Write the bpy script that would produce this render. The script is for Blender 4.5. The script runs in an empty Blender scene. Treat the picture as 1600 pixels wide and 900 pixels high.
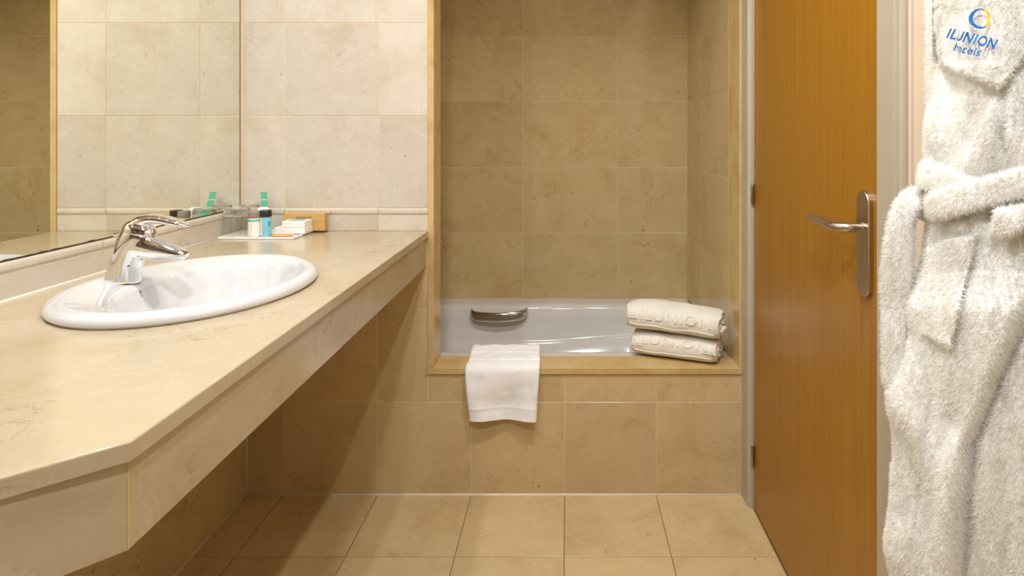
import bpy, bmesh, math, random
import numpy as np
from mathutils import Vector, Matrix, noise

C = bpy.context.scene.collection
S = bpy.context.scene
random.seed(7)
rng = np.random.default_rng(7)

# ------------------------------------------------------------------ camera
CAMZ = 1.147
F = 980.0                      # focal length in pixels of the 1600 px wide frame
VX, VY = 885.0, 211.0          # vanishing point of the room's depth axis
cam = bpy.data.cameras.new('camera')
cam.sensor_fit = 'HORIZONTAL'
cam.sensor_width = 36.0
cam.lens = F / 1600 * 36.0
cam.shift_x = -(VX - 800) / 1600
cam.shift_y = (VY - 450) / 1600
cam.clip_start = 0.01
cam_o = bpy.data.objects.new('camera', cam)
C.objects.link(cam_o)
cam_o.location = (0, 0, CAMZ)
cam_o.rotation_euler = (math.pi / 2, 0, 0)
S.camera = cam_o

# ------------------------------------------------------------------ world, exposure
w = bpy.data.worlds.new('world')
S.world = w
w.use_nodes = True
w.node_tree.nodes['Background'].inputs[0].default_value = (1.0, 0.86, 0.68, 1)
w.node_tree.nodes['Background'].inputs[1].default_value = 0.0
S.view_settings.view_transform = 'Standard'
S.view_settings.look = 'None'
S.view_settings.gamma = 1.0
S.view_settings.use_curve_mapping = False
S.view_settings.exposure = 0.3
S.cycles.use_denoising = True
S.cycles.max_bounces = 14
S.cycles.diffuse_bounces = 4
S.cycles.glossy_bounces = 6
S.cycles.transmission_bounces = 10
S.cycles.sample_clamp_indirect = 6.0

# downlights of the room and one added fill lamp: x, y, watts, colour, spot angle
CEIL = 2.42
DOWNLIGHTS = [
    (-0.80, 0.80, 20.5, (0.95, 0.985, 1.03), 156, 'recessed ceiling downlight over the near side of the wash basin'),
    (-0.80, 1.60, 9.5, (0.95, 0.985, 1.03), 156, 'recessed ceiling downlight over the amenity tray end of the counter'),
    (-0.275, 1.00, 22, (1.0, 0.98, 0.96), 156, 'recessed ceiling downlight over the front edge of the counter'),
    (0.26, 1.00, 39, (1.0, 0.98, 0.96), 156, 'recessed ceiling downlight over the floor beside the door'),
    (-0.05, -0.10, 80, (0.92, 0.98, 1.10), 156, 'added ceiling fill lamp that brightens the bathrobe'),  # added fill, lifts the robe and the surfaces facing the camera
    (-0.15, 2.46, 3.2, (1.0, 0.97, 0.90), 108, 'recessed ceiling downlight over the bathtub'),
]

# ------------------------------------------------------------------ materials
def lin(r, g, b):
    def f(c):
        c /= 255.0
        return c / 12.92 if c <= 0.04045 else ((c + 0.055) / 1.055) ** 2.4
    return (f(r), f(g), f(b), 1.0)

class NT:
    def __init__(s, name):
        s.m = bpy.data.materials.new(name)
        s.m.use_nodes = True
        s.t = s.m.node_tree
        s.b = s.t.nodes['Principled BSDF']
    def n(s, kind, **kw):
        nd = s.t.nodes.new(kind)
        for k, v in kw.items():
            if k.startswith('i_'):
                nd.inputs[k[2:].replace('_', ' ')].default_value = v
            else:
                setattr(nd, k, v)
        return nd
    def l(s, a, b):
        s.t.links.new(a, b)
    def ramp(s, fac, stops):
        r = s.t.nodes.new('ShaderNodeValToRGB')
        e = r.color_ramp.elements
        while len(e) < len(stops):
            e.new(0.5)
        for k, (p, c) in zip(e, stops):
            k.position = p
            k.color = c if len(c) == 4 else (*c, 1)
        s.l(fac, r.inputs[0])
        return r.outputs[0]
    def mix(s, fac, a, b, mode='MIX'):
        m = s.t.nodes.new('ShaderNodeMix')
        m.data_type = 'RGBA'
        m.blend_type = mode
        for sock, v in ((m.inputs[0], fac), (m.inputs[6], a), (m.inputs[7], b)):
            if hasattr(v, 'is_output') or hasattr(v, 'links'):
                s.l(v, sock)
            else:
                sock.default_value = v
        return m.outputs[2]
    def noise(s, vec, scale, detail=4, rough=0.55, dist=0.0):
        nd = s.n('ShaderNodeTexNoise')
        nd.inputs['Scale'].default_value = scale
        nd.inputs['Detail'].default_value = detail
        nd.inputs['Roughness'].default_value = rough
        nd.inputs['Distortion'].default_value = dist
        s.l(vec, nd.inputs['Vector'])
        return nd.outputs[0]
    def math(s, op, a, b=None):
        m = s.n('ShaderNodeMath', operation=op)
        for k, v in ((0, a), (1, b)):
            if v is None:
                continue
            if hasattr(v, 'links'):
                s.l(v, m.inputs[k])
            else:
                m.inputs[k].default_value = v
        return m.outputs[0]
    def bump(s, h, strength, dist):
        b = s.n('ShaderNodeBump')
        b.inputs['Strength'].default_value = strength
        b.inputs['Distance'].default_value = dist
        s.l(h, b.inputs['Height'])
        s.l(b.outputs[0], s.b.inputs['Normal'])
    def set(s, color=None, rough=None, metal=None, spec=None, **kw):
        if color is not None:
            if hasattr(color, 'links'):
                s.l(color, s.b.inputs['Base Color'])
            else:
                s.b.inputs['Base Color'].default_value = color
        if rough is not None:
            s.b.inputs['Roughness'].default_value = rough
        if metal is not None:
            s.b.inputs['Metallic'].default_value = metal
        if spec is not None:
            s.b.inputs['Specular IOR Level'].default_value = spec
        for k, v in kw.items():
            s.b.inputs[k.replace('_', ' ')].default_value = v
        return s.m

def plain(name, color, rough=0.5, metal=0.0, spec=0.5, grain=0.0, gscale=120.0, **kw):
    """one colour with a little procedural unevenness"""
    t = NT(name)
    tc = t.n('ShaderNodeTexCoord').outputs['Object']
    f = t.noise(tc, 9.0, 3)
    c0 = [min(1, v * 0.965) for v in color[:3]] + [1]
    c1 = [min(1, v * 1.02) for v in color[:3]] + [1]
    col = t.ramp(f, [(0.3, c0), (0.7, c1)])
    if grain:
        t.bump(t.noise(tc, gscale, 4), grain, 0.002)
    return t.set(col, rough, metal, spec, **kw)

def marble(name, light, mid, dark, rough=0.12, scale=1.0, speck=0.6, vein=0.5, brown=0.4, island=True):
    t = NT(name)
    tc = t.n('ShaderNodeTexCoord').outputs['Object']
    if island:
        oi = t.n('ShaderNodeObjectInfo')
        cx = t.n('ShaderNodeCombineXYZ')
        for k, mul in enumerate((37.0, 91.0, 53.0)):
            t.l(t.math('MULTIPLY', oi.outputs['Random'], mul), cx.inputs[k])
        ad = t.n('ShaderNodeVectorMath', operation='ADD')
        t.l(tc, ad.inputs[0])
        t.l(cx.outputs[0], ad.inputs[1])
        vec = ad.outputs[0]
    else:
        vec = tc
    big = t.noise(vec, 4.2 * scale, 7, 0.62, 0.9)
    col = t.ramp(big, [(0.32, dark), (0.45, mid), (0.57, light), (0.75, mid)])
    fine = t.noise(vec, 26 * scale, 5, 0.6, 0.4)
    col = t.mix(0.35, col, t.ramp(fine, [(0.35, mid), (0.65, light)]))
    # fine pale veins
    v1 = t.noise(vec, 2.6 * scale, 6, 0.6, 1.6)
    d1 = t.math('ABSOLUTE', t.math('SUBTRACT', v1, 0.5))
    f1 = t.math('MULTIPLY', t.ramp(d1, [(0.0, (1, 1, 1)), (0.012, (0, 0, 0))]), vein)
    col = t.mix(f1, col, tuple(min(1, v * 1.22) for v in light[:3]) + (1,))
    # thin broken brown cracks
    v2 = t.noise(vec, 3.4 * scale, 8, 0.68, 0.7)
    d2 = t.math('ABSOLUTE', t.math('SUBTRACT', v2, 0.47))
    br = t.noise(vec, 7 * scale, 2)
    m2 = t.math('MULTIPLY', t.ramp(d2, [(0.0, (1, 1, 1)), (0.006, (0, 0, 0))]), t.ramp(br, [(0.5, (0, 0, 0)), (0.62, (1, 1, 1))]))
    col = t.mix(t.math('MULTIPLY', m2, brown), col, tuple(v * q for v, q in zip(dark[:3], (0.55, 0.42, 0.28))) + (1,))
    # small fossil specks in clusters
    s1 = t.noise(vec, 75 * scale, 3, 0.6, 0.8)
    s2 = t.noise(vec, 8 * scale, 2)
    m3 = t.math('MULTIPLY', t.ramp(s1, [(0.645, (0, 0, 0)), (0.69, (1, 1, 1))]), t.ramp(s2, [(0.52, (0, 0, 0)), (0.62, (1, 1, 1))]))
    col = t.mix(t.math('MULTIPLY', m3, speck), col, tuple(v * q for v, q in zip(dark[:3], (0.50, 0.38, 0.28))) + (1,))
    if island:                     # each tile a touch lighter or darker than the next
        vr = t.math('ADD', t.math('MULTIPLY', oi.outputs['Random'], 0.10), 0.94)
        mm = t.n('ShaderNodeVectorMath', operation='SCALE')
        t.l(col, mm.inputs[0])
        t.l(vr, mm.inputs['Scale'])
        col = mm.outputs[0]
    t.bump(t.noise(vec, 3.0, 2), 0.06, 0.004)
    return t.set(col, rough, 0.0, 0.5)

M = {}
M['tile'] = marble('marble_wall_tile', lin(212, 203, 187), lin(206, 194, 174), lin(194, 178, 153), 0.12, 1.0, 0.6, 0.30, 0.3)
M['tile_tub'] = marble('marble_tub_tile', lin(209, 184, 136), lin(202, 175, 124), lin(188, 158, 105), 0.12, 1.0, 0.95, 0.35, 0.5)
M['tile_floor'] = marble('marble_floor_tile', lin(211, 187, 141), lin(204, 178, 129), lin(189, 160, 110), 0.2, 1.0, 0.6, 0.25, 0.35)
M['marble'] = marble('marble_counter', lin(188, 173, 146), lin(182, 164, 133), lin(173, 151, 116), 0.16, 0.8, 0.12, 0.25, 0.6, False)
M['trim'] = marble('marble_trim', lin(212, 184, 132), lin(202, 170, 112), lin(184, 148, 86), 0.18, 1.3, 0.2, 0.15, 0.45, False)
M['grout'] = plain('grout', lin(232, 214, 180), 0.8, grain=0.2)
M['grout_floor'] = plain('grout_floor', lin(128, 100, 64), 0.8, grain=0.2)
M['caulk'] = plain('caulk', lin(236, 228, 212), 0.5)
M['ceramic'] = plain('white_ceramic', lin(212, 212, 211), 0.06, 0.0, 0.6, Coat_Weight=0.4, Coat_Roughness=0.03)
M['tub'] = plain('tub_enamel', lin(224, 221, 213), 0.09, 0.0, 0.5)
M['chrome'] = plain('chrome', (0.86, 0.87, 0.88, 1), 0.05, 1.0)
M['chrome_dark'] = plain('dark_chrome', (0.55, 0.53, 0.5, 1), 0.12, 1.0)  # darker, duller chrome of the grab handle and grub screw
M['steel'] = None
M['mirror'] = plain('mirror_glass', (0.90, 0.915, 0.84, 1), 0.0, 1.0)
M['mirror_edge'] = plain('mirror_edge', lin(70, 55, 35), 0.5)
M['frame'] = plain('door_frame_paint', lin(184, 172, 150), 0.42)
M['paint'] = plain('wall_paint', lin(216, 196, 172), 0.6, grain=0.15, gscale=220)
M['low_bounce'] = plain('low_bounce_finish', lin(92, 66, 42), 0.4)  # invented dark finish of the unseen front wall, keeps bounce light low
M['ceiling'] = plain('ceiling_paint', lin(214, 208, 198), 0.8)
M['towel'] = None
M['kraft'] = plain('kraft_card', lin(206, 164, 96), 0.7, grain=0.1)
M['kraft_paper'] = plain('kraft_paper', lin(214, 170, 108), 0.6)
M['ink'] = plain('brown_ink', lin(96, 66, 34), 0.7)
M['white_card'] = plain('white_card', lin(244, 240, 232), 0.5)
M['white_plastic'] = plain('white_plastic', lin(246, 243, 236), 0.3)
M['teal'] = plain('teal_print', lin(112, 190, 178), 0.5)
M['green'] = plain('green_paper', lin(92, 178, 142), 0.5)
M['blue_gel'] = plain('blue_gel', lin(130, 200, 216), 0.15, 0.0, 0.5, Coat_Weight=0.5)
M['blue_deep'] = plain('blue_bottle_edge', lin(70, 160, 176), 0.2)
M['cream_gel'] = plain('cream_gel', lin(240, 228, 204), 0.2)
M['cap_grey'] = plain('grey_cap', lin(140, 130, 122), 0.35)
M['cap_black'] = plain('black_cap', lin(44, 38, 34), 0.3)
M['thread_blue'] = plain('blue_thread', lin(24, 112, 186), 0.6, grain=0.4, gscale=900)
M['thread_yellow'] = plain('yellow_thread', lin(244, 206, 62), 0.6, grain=0.4, gscale=900)
M['mark'] = plain('grey_print', lin(150, 140, 140), 0.4)
M['rust'] = plain('limescale_stain', lin(206, 174, 92), 0.5)
M['dark'] = plain('dark_gap', lin(46, 34, 22), 0.7)
M['black_metal'] = plain('hinge_metal', (0.42, 0.36, 0.29, 1), 0.28, 1.0)

t = NT('brushed_steel')
tc = t.n('ShaderNodeTexCoord').outputs['Object']
mp = t.n('ShaderNodeMapping')
mp.inputs['Scale'].default_value = (400, 400, 14)
t.l(tc, mp.inputs[0])
t.bump(t.noise(mp.outputs[0], 1.0, 3), 0.08, 0.001)
M['steel'] = t.set((0.55, 0.47, 0.38, 1), 0.30, 1.0)

t = NT('terry_white')
tc = t.n('ShaderNodeTexCoord').outputs['Object']
col = t.ramp(t.noise(tc, 14, 4), [(0.3, lin(246, 244, 240)), (0.7, lin(253, 252, 249))])
t.bump(t.noise(tc, 380, 3, 0.7), 0.45, 0.0025)
M['towel'] = t.set(col, 0.95, 0.0, 0.1)
t = NT('terry_cream')
tc = t.n('ShaderNodeTexCoord').outputs['Object']
col = t.ramp(t.noise(tc, 14, 4), [(0.3, lin(234, 228, 212)), (0.7, lin(241, 236, 222))])
t.bump(t.noise(tc, 380, 3, 0.7), 0.40, 0.0025)
M['towel_cream'] = t.set(col, 0.95, 0.0, 0.1)

t = NT('terry_robe')
tc = t.n('ShaderNodeTexCoord').outputs['Object']
col = t.ramp(t.noise(tc, 10, 4), [(0.3, lin(249, 247, 242)), (0.7, lin(254, 253, 250))])
M['robe'] = t.set(col, 0.95, 0.0, 0.05)
# the tufts let light through
t = NT('terry_tuft')
tl = t.n('ShaderNodeBsdfTranslucent')
tl.inputs['Color'].default_value = lin(254, 252, 247)
t.set(lin(254, 252, 247), 0.95, 0.0, 0.05)
mx = t.n('ShaderNodeMixShader')
mx.inputs[0].default_value = 0.5
t.l(t.b.outputs[0], mx.inputs[1])
t.l(tl.outputs[0], mx.inputs[2])
t.l(mx.outputs[0], t.t.nodes['Material Output'].inputs['Surface'])
M['tuft'] = t.m

t = NT('oak_veneer')
tc = t.n('ShaderNodeTexCoord').outputs['Object']
mp = t.n('ShaderNodeMapping')
mp.inputs['Scale'].default_value = (1, 85, 0.9)
t.l(tc, mp.inputs[0])
g1 = t.noise(mp.outputs[0], 1.0, 5, 0.6, 0.15)
mp2 = t.n('ShaderNodeMapping')
mp2.inputs['Scale'].default_value = (1, 420, 5)
t.l(tc, mp2.inputs[0])
g2 = t.noise(mp2.outputs[0], 1.0, 3, 0.6)
col = t.ramp(g1, [(0.28, lin(146, 96, 16)), (0.5, lin(161, 109, 22)), (0.72, lin(174, 121, 30))])
col = t.mix(0.35, col, t.ramp(g2, [(0.35, lin(138, 90, 14)), (0.65, lin(176, 125, 32))]))
t.bump(g2, 0.05, 0.001)
M['wood'] = t.set(col, 0.34, 0.0, 0.45)

t = NT('thin_clear_glass')
tr = t.n('ShaderNodeBsdfTransparent')
tr.inputs[0].default_value = (0.965, 0.97, 0.96, 1)
gl = t.n('ShaderNodeBsdfGlossy')
gl.inputs['Roughness'].default_value = 0.03
lw = t.n('ShaderNodeLayerWeight')
lw.inputs[0].default_value = 0.5
mx = t.n('ShaderNodeMixShader')
t.l(t.math('ADD', t.math('MULTIPLY', t.math('POWER', lw.outputs['Facing'], 4.0), 0.55), 0.04), mx.inputs[0])
t.l(tr.outputs[0], mx.inputs[1])
t.l(gl.outputs[0], mx.inputs[2])
t.l(mx.outputs[0], t.t.nodes['Material Output'].inputs['Surface'])
M['thin_glass'] = t.m
t = NT('clear_glass')
M['glass'] = t.set((1, 1, 1, 1), 0.01, 0.0, 0.5, IOR=1.45, Transmission_Weight=1.0)
t = NT('lamp_lens')
t.b.inputs['Emission Color'].default_value = (1, 0.9, 0.75, 1)
t.b.inputs['Emission Strength'].default_value = 12.0
M['lens'] = t.set((1, 1, 1, 1), 0.4)

# ------------------------------------------------------------------ object helpers
def wloc(o):
    v = Vector((0, 0, 0))
    while o:
        v += o.location
        o = o.parent
    return v

def link(name, me, m, parent=None, loc=(0, 0, 0)):
    o = bpy.data.objects.new(name, me)
    C.objects.link(o)
    if m is not None and not me.materials:
        me.materials.append(M[m] if isinstance(m, str) else m)
    o.parent = parent
    o.location = loc
    return o

def mesh(name, verts, faces, m, parent=None, smooth=False, world=True):
    me = bpy.data.meshes.new(name)
    v = np.asarray(verts, dtype=float).reshape(-1, 3)
    if parent is not None and world:
        v = v - np.array(wloc(parent))
    me.from_pydata(v.tolist(), [], faces)
    me.update()
    if smooth:
        me.shade_smooth()
    return link(name, me, m, parent)

def from_bm(name, bm, m, parent=None, smooth=False, world=True, auto=None):
    bmesh.ops.recalc_face_normals(bm, faces=bm.faces)
    if parent is not None and world:
        bmesh.ops.translate(bm, vec=-wloc(parent), verts=bm.verts)
    me = bpy.data.meshes.new(name)
    bm.to_mesh(me)
    bm.free()
    if smooth:
        me.shade_smooth()
    o = link(name, me, m, parent)
    if auto:
        me.set_sharp_from_angle(angle=math.radians(auto))
    return o

def add_box(bm, x0, x1, y0, y1, z0, z1, bev=0.0, seg=1):
    r = bmesh.ops.create_cube(bm, size=1.0)
    vs = r['verts']
    for v in vs:
        v.co = Vector(((x0 + x1) / 2 + v.co.x * (x1 - x0), (y0 + y1) / 2 + v.co.y * (y1 - y0), (z0 + z1) / 2 + v.co.z * (z1 - z0)))
    if bev:
        es = list({e for v in vs for e in v.link_edges})
        bmesh.ops.bevel(bm, geom=es, offset=bev, segments=seg, affect='EDGES', profile=0.5)

def box(name, x0, x1, y0, y1, z0, z1, m, parent=None, bev=0.0, seg=1):
    bm = bmesh.new()
    add_box(bm, x0, x1, y0, y1, z0, z1, bev, seg)
    return from_bm(name, bm, m, parent)

def boxes(name, lst, m, parent=None, bev=0.0):
    bm = bmesh.new()
    for b in lst:
        add_box(bm, *b, bev)
    return from_bm(name, bm, m, parent)

def rings_mesh(rings, cap0=True, cap1=True, closed=True):
    """loft of equal-length rings -> verts, faces"""
    n = len(rings[0])
    verts = [p for r in rings for p in r]
    faces = []
    for i in range(len(rings) - 1):
        for j in range(n if closed else n - 1):
            k = (j + 1) % n
            faces.append((i * n + j, i * n + k, (i + 1) * n + k, (i + 1) * n + j))
    if cap0:
        faces.append(tuple(range(n))[::-1])
    if cap1:
        faces.append(tuple((len(rings) - 1) * n + j for j in range(n)))
    return verts, faces

def loft(name, rings, m, parent=None, cap0=True, cap1=True, smooth=True, auto=None, world=True):
    v, f = rings_mesh(rings, cap0, cap1)
    bm = bmesh.new()
    bv = [bm.verts.new(p) for p in v]
    for q in f:
        bm.faces.new([bv[i] for i in q])
    return from_bm(name, bm, m, parent, smooth, world, auto)

def lathe(name, profile, cx, cy, m, parent=None, n=32, cap0=True, cap1=True, auto=40):
    rings = [[(cx + r * math.cos(a), cy + r * math.sin(a), z) for a in [2 * math.pi * k / n for k in range(n)]] for r, z in profile]
    return loft(name, rings, m, parent, cap0, cap1, True, auto)

def sweep_rings(path, radii, side=(0, 1, 0), n=16):
    """rings along a path; radii = (half width along side, half height) per point"""
    P = [Vector(p) for p in path]
    out = []
    sd = Vector(side).normalized()
    for i, p in enumerate(P):
        tg = (P[min(i + 1, len(P) - 1)] - P[max(i - 1, 0)]).normalized()
        a = (sd - tg * sd.dot(tg)).normalized()
        b = tg.cross(a).normalized()
        ra, rb = radii[i]
        out.append([tuple(p + a * ra * math.cos(q) + b * rb * math.sin(q)) for q in [2 * math.pi * k / n for k in range(n)]])
    return out

def smooth_path(pts, k=6):
    """Catmull-Rom through points (any dimension)"""
    P = np.asarray(pts, float)
    P = np.vstack([2 * P[0] - P[1], P, 2 * P[-1] - P[-2]])
    out = []
    for i in range(1, len(P) - 2):
        for s in range(k):
            q = s / k
            out.append(0.5 * ((2 * P[i]) + (P[i + 1] - P[i - 1]) * q + (2 * P[i - 1] - 5 * P[i] + 4 * P[i + 1] - P[i + 2]) * q * q
                              + (3 * P[i] - P[i - 1] - 3 * P[i + 1] + P[i + 2]) * q ** 3))
    out.append(P[-2])
    return np.array(out)

def thing(name, label, cat, loc=(0, 0, 0), group=None):
    o = bpy.data.objects.new(name, None)
    o.empty_display_size = 0.05
    C.objects.link(o)
    o.location = loc
    o['label'] = label
    o['category'] = cat
    if group:
        o['group'] = group
    return o

def struct(o, label=None):
    o['kind'] = 'structure'
    if label:
        o['label'] = label
    return o

def text_flat(body, size=1.0, bold=0.0, extrude=0.0, res=3, spacing=1.0):
    cu = bpy.data.curves.new('lettering', 'FONT')
    cu.body = body
    cu.size = size
    cu.offset = bold
    cu.extrude = extrude
    cu.resolution_u = res
    cu.space_character = spacing
    o = bpy.data.objects.new('lettering', cu)
    C.objects.link(o)
    dg = bpy.context.evaluated_depsgraph_get()
    dg.update()
    me = bpy.data.meshes.new_from_object(o.evaluated_get(dg))
    v = np.array([tuple(q.co) for q in me.vertices])
    f = [tuple(p.vertices) for p in me.polygons]
    bpy.data.objects.remove(o)
    bpy.data.curves.remove(cu)
    bpy.data.meshes.remove(me)
    return v, f

# ------------------------------------------------------------------ room shell with tiles
TILE_T = 0.008
G = 0.0012            # the grout lies this far behind the tile faces
JOINT = 0.0022
_tiles = {}
def tile_mesh(axis, a, b, m, bev=0.0006):
    """bevelled slab, front face towards -Y ('y'), +X ('x'), -X ('-x') or +Z ('z')"""
    key = (axis, round(a, 4), round(b, 4), m)
    if key in _tiles:
        return _tiles[key]
    h, k, t = a / 2, b / 2, TILE_T
    q = bev
    P = [(-h, -k, 0), (h, -k, 0), (h, k, 0), (-h, k, 0), (-h, -k, t - q), (h, -k, t - q), (h, k, t - q), (-h, k, t - q),
         (-h + q, -k + q, t), (h - q, -k + q, t), (h - q, k - q, t), (-h + q, k - q, t)]
    fs = [(8, 9, 10, 11)]
    for i in range(4):
        j = (i + 1) % 4
        fs += [(i, j, 4 + j, 4 + i), (4 + i, 4 + j, 8 + j, 8 + i)]
    if axis == 'y':
        P = [(x, -z, y) for x, y, z in P]
    elif axis == 'x':
        P = [(z, x, y) for x, y, z in P]
    elif axis == '-x':
        P = [(-z, -x, y) for x, y, z in P]
    me = bpy.data.meshes.new('tile')
    me.from_pydata(P, [], fs)
    me.update()
    me.materials.append(M[m])
    _tiles[key] = me
    return me

def tiles(parent, axis, plane, us, vs, m, skip=None):
    plane += {'y': 1, 'x': -1, '-x': 1, 'z': -1}[axis] * (TILE_T - G)
    """tiles between the joint lines us x vs on a plane; plane is the BACK of the tile"""
    for u0, u1 in zip(us[:-1], us[1:]):
        for v0, v1 in zip(vs[:-1], vs[1:]):
            if skip and skip((u0 + u1) / 2, (v0 + v1) / 2):
                continue
            me = tile_mesh(axis, u1 - u0 - JOINT, v1 - v0 - JOINT, m)
            u, v = (u0 + u1) / 2, (v0 + v1) / 2
            wob = rng.uniform(-0.0004, 0.0004)
            p = {'y': (u, plane - wob, v), 'x': (plane + wob, u, v), '-x': (plane - wob, u, v), 'z': (u, v, plane + wob)}[axis]
            o = bpy.data.objects.new('tile', me)
            C.objects.link(o)
            o.parent = parent
            o.location = p

BACK = 2.0            # front face of the back wall's tiles
TUBB = 2.868          # front face of the tiles behind the bath

# floor
floor = struct(box('floor', -1.03, 0.70, -1.3, 2.01, -0.10, -G, 'grout_floor'))
fx = [-1.02, -0.902, -0.602, -0.304, -0.006, 0.286, 0.5745]
fy = [-1.25, -0.93, -0.635, -0.34, -0.047, 0.248, 0.541, 0.834, 1.126, 1.418, 1.7065, 1.999]
tiles(floor, 'z', -G, fx, fy, 'tile_floor')
# ceiling
ceil = struct(box('ceiling', -1.12, 0.70, -1.38, 3.0, CEIL, CEIL + 0.08, 'ceiling'))

# back wall (beside and below the bath opening)
OPEN_L, OPEN_R, OPEN_T, LEDGE = -0.422, 0.551, 2.15, 0.406
wb = struct(boxes('wall_back', [(-1.045, -0.441, BACK + G, BACK + 0.10, 0, CEIL),
                                (-0.441, 0.559, BACK + G, BACK + 0.10, 0, LEDGE - 0.021),
                                (-0.441, 0.62, BACK + G, BACK + 0.10, OPEN_T + 0.018, CEIL)], 'grout'))
ux = [-1.033, -0.898, -0.598, -0.4425]
tiles(wb, 'y', BACK + G, ux, [0.914, 1.208, 1.504, 1.80, 2.096, CEIL - 0.002], 'tile')
tiles(wb, 'y', BACK + G, ux, [0.8405, 0.893], 'tile')
lowx = [-1.02, -0.902, -0.602, -0.4425]
tiles(wb, 'y', BACK + G, lowx, [0.296, 0.592, 0.82], 'tile_floor')
tiles(wb, 'y', BACK + G, [-1.02, -0.902, -0.602, -0.304, -0.006, 0.286, 0.557], [0.0, 0.296], 'tile_floor')
tiles(wb, 'y', BACK + G, [-0.4425, -0.304, -0.006, 0.286, 0.557], [0.296, 0.3845], 'tile_floor')
tiles(wb, 'y', BACK + G, [-0.441, -0.304, -0.006, 0.286, 0.557], [OPEN_T + 0.02, CEIL - 0.002], 'tile')

def bullnose(parent, axis, u0, u1, zlo, zhi, plane, m='tile'):
    """rounded skirting strip along the top of the upstand"""
    prof = [(0.0, zlo), (0.0022, zlo), (0.0042, zlo + 0.004), (0.0046, zhi - 0.008), (0.0036, zhi - 0.003), (0.0018, zhi - 0.0006), (0.0, zhi)]
    rings = []
    for u in (u0, u1):
        if axis == 'y':
            rings.append([(u, plane - a, z) for a, z in prof])
        else:
            rings.append([(plane + a, u, z) for a, z in prof])
    o = loft('bullnose_tile', rings, m, parent, True, True, False)
    return o
for a, b in zip(ux[:-1], ux[1:]):
    bullnose(wb, 'y', a + 0.001, b - 0.001, 0.8945, 0.9135, BACK + G)

# left wall
LW = -1.020
UP = -1.033
wl = struct(boxes('wall_left', [(LW - 0.12, LW - G, -1.3, BACK + 0.1, 0, 0.83), (UP - 0.12, UP - G, -1.3, BACK + 0.1, 0.83, CEIL)], 'grout'))
ly = [-1.3, -1.006, -0.706, -0.406, -0.106, 0.194, 0.494, 0.794, 1.094, 1.394, 1.694, BACK]
tiles(wl, 'x', LW - G, ly, [0.0, 0.296, 0.592, 0.82], 'tile_floor')
tiles(wl, 'x', UP - G, ly, [0.8405, 0.893], 'tile')
tiles(wl, 'x', UP - G, ly, [2.06, CEIL - 0.002], 'tile')
for a, b in zip(ly[:-1], ly[1:]):
    bullnose(wl, 'x', a + 0.001, b - 0.001, 0.8945, 0.9135, UP - G)

# right wall, painted, with the door opening
RW = 0.5755
wr = struct(boxes('wall_right', [(RW, RW + 0.12, -1.3, 1.11, 0, CEIL), (RW, RW + 0.12, 1.11, 1.935, 2.06, CEIL),
                                 (0.572, RW + 0.12, 1.9365, BACK + 0.10, 0, CEIL)], 'paint'))
# unseen wall behind the camera, its dark finish made up to cut bounce light
wf = struct(boxes('wall_front', [(-1.15, 0.70, -1.38, -1.3, 0, CEIL)], 'low_bounce'))

# bath alcove
wab = struct(box('wall_alcove_back', -1.12, 0.67, TUBB + G, TUBB + 0.1, 0, CEIL, 'grout'))
zz = [0.10, 0.402, 0.700, 0.9985, 1.302, 1.598, 1.896, 2.194, CEIL - 0.002]
tiles(wab, 'y', TUBB + G, [-1.03, -0.632, -0.199, 0.234, 0.551], zz, 'tile_tub')
war = struct(box('wall_alcove_right', OPEN_R + G, 0.67, BACK + 0.1, TUBB + 0.1, 0, CEIL, 'grout'))
tiles(war, '-x', OPEN_R + G, [2.131, 2.559, TUBB - 0.001], zz, 'tile_tub')
wal = struct(box('wall_alcove_left', -1.13, -1.03 - G, BACK + 0.1, TUBB + 0.1, 0, CEIL, 'grout'))
tiles(wal, 'x', -1.03 - G, [2.101, 2.435, TUBB - 0.001], zz, 'tile_tub')

# marble lining of the bath opening
def marble_board(name, x0, x1, y0, y1, z0, z1, label):
    o = box(name, x0, x1, y0, y1, z0, z1, 'trim', None, 0.0015, 2)
    return struct(o, label)
marble_board('trim_1', -0.4415, OPEN_L, BACK - 0.004, 2.104, LEDGE, OPEN_T + 0.018, 'veined cream marble upright lining the left side of the bath opening')
marble_board('trim_2', OPEN_R, 0.5588, BACK - 0.003, 2.130, LEDGE, OPEN_T + 0.018, 'veined cream marble upright lining the right side of the bath opening')
marble_board('trim_3', -0.4445, 0.5588, BACK - 0.006, 2.1045, LEDGE - 0.0205, LEDGE, 'honey marble ledge along the front of the bath')
marble_board('trim_4', OPEN_L, OPEN_R, BACK - 0.003, 2.104, OPEN_T, OPEN_T + 0.018, 'marble head board across the top of the bath opening')

# thin caulk lines in the corners
def caulk(name, a, b, r, label):
    ring = sweep_rings([a, b], [(r, r), (r, r)], (0.3, 0.5, 0.7), 8)
    return struct(loft(name, ring, 'caulk'), label)
caulk('trim_5', (-1.02, BACK, 0.0), (0.555, BACK, 0.0), 0.004, 'white caulk line where the floor meets the bath front')
caulk('trim_6', (-1.02, 0.2, 0.0), (-1.02, BACK, 0.0), 0.004, 'white caulk line where the floor meets the left wall')
caulk('trim_7', (-1.02, BACK, 0.0), (-1.02, BACK, 0.73), 0.0035, 'white caulk line in the corner under the counter')
caulk('trim_8', (UP, 0.45, 0.841), (UP, BACK, 0.841), 0.0035, 'white caulk line along the back of the counter')

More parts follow.
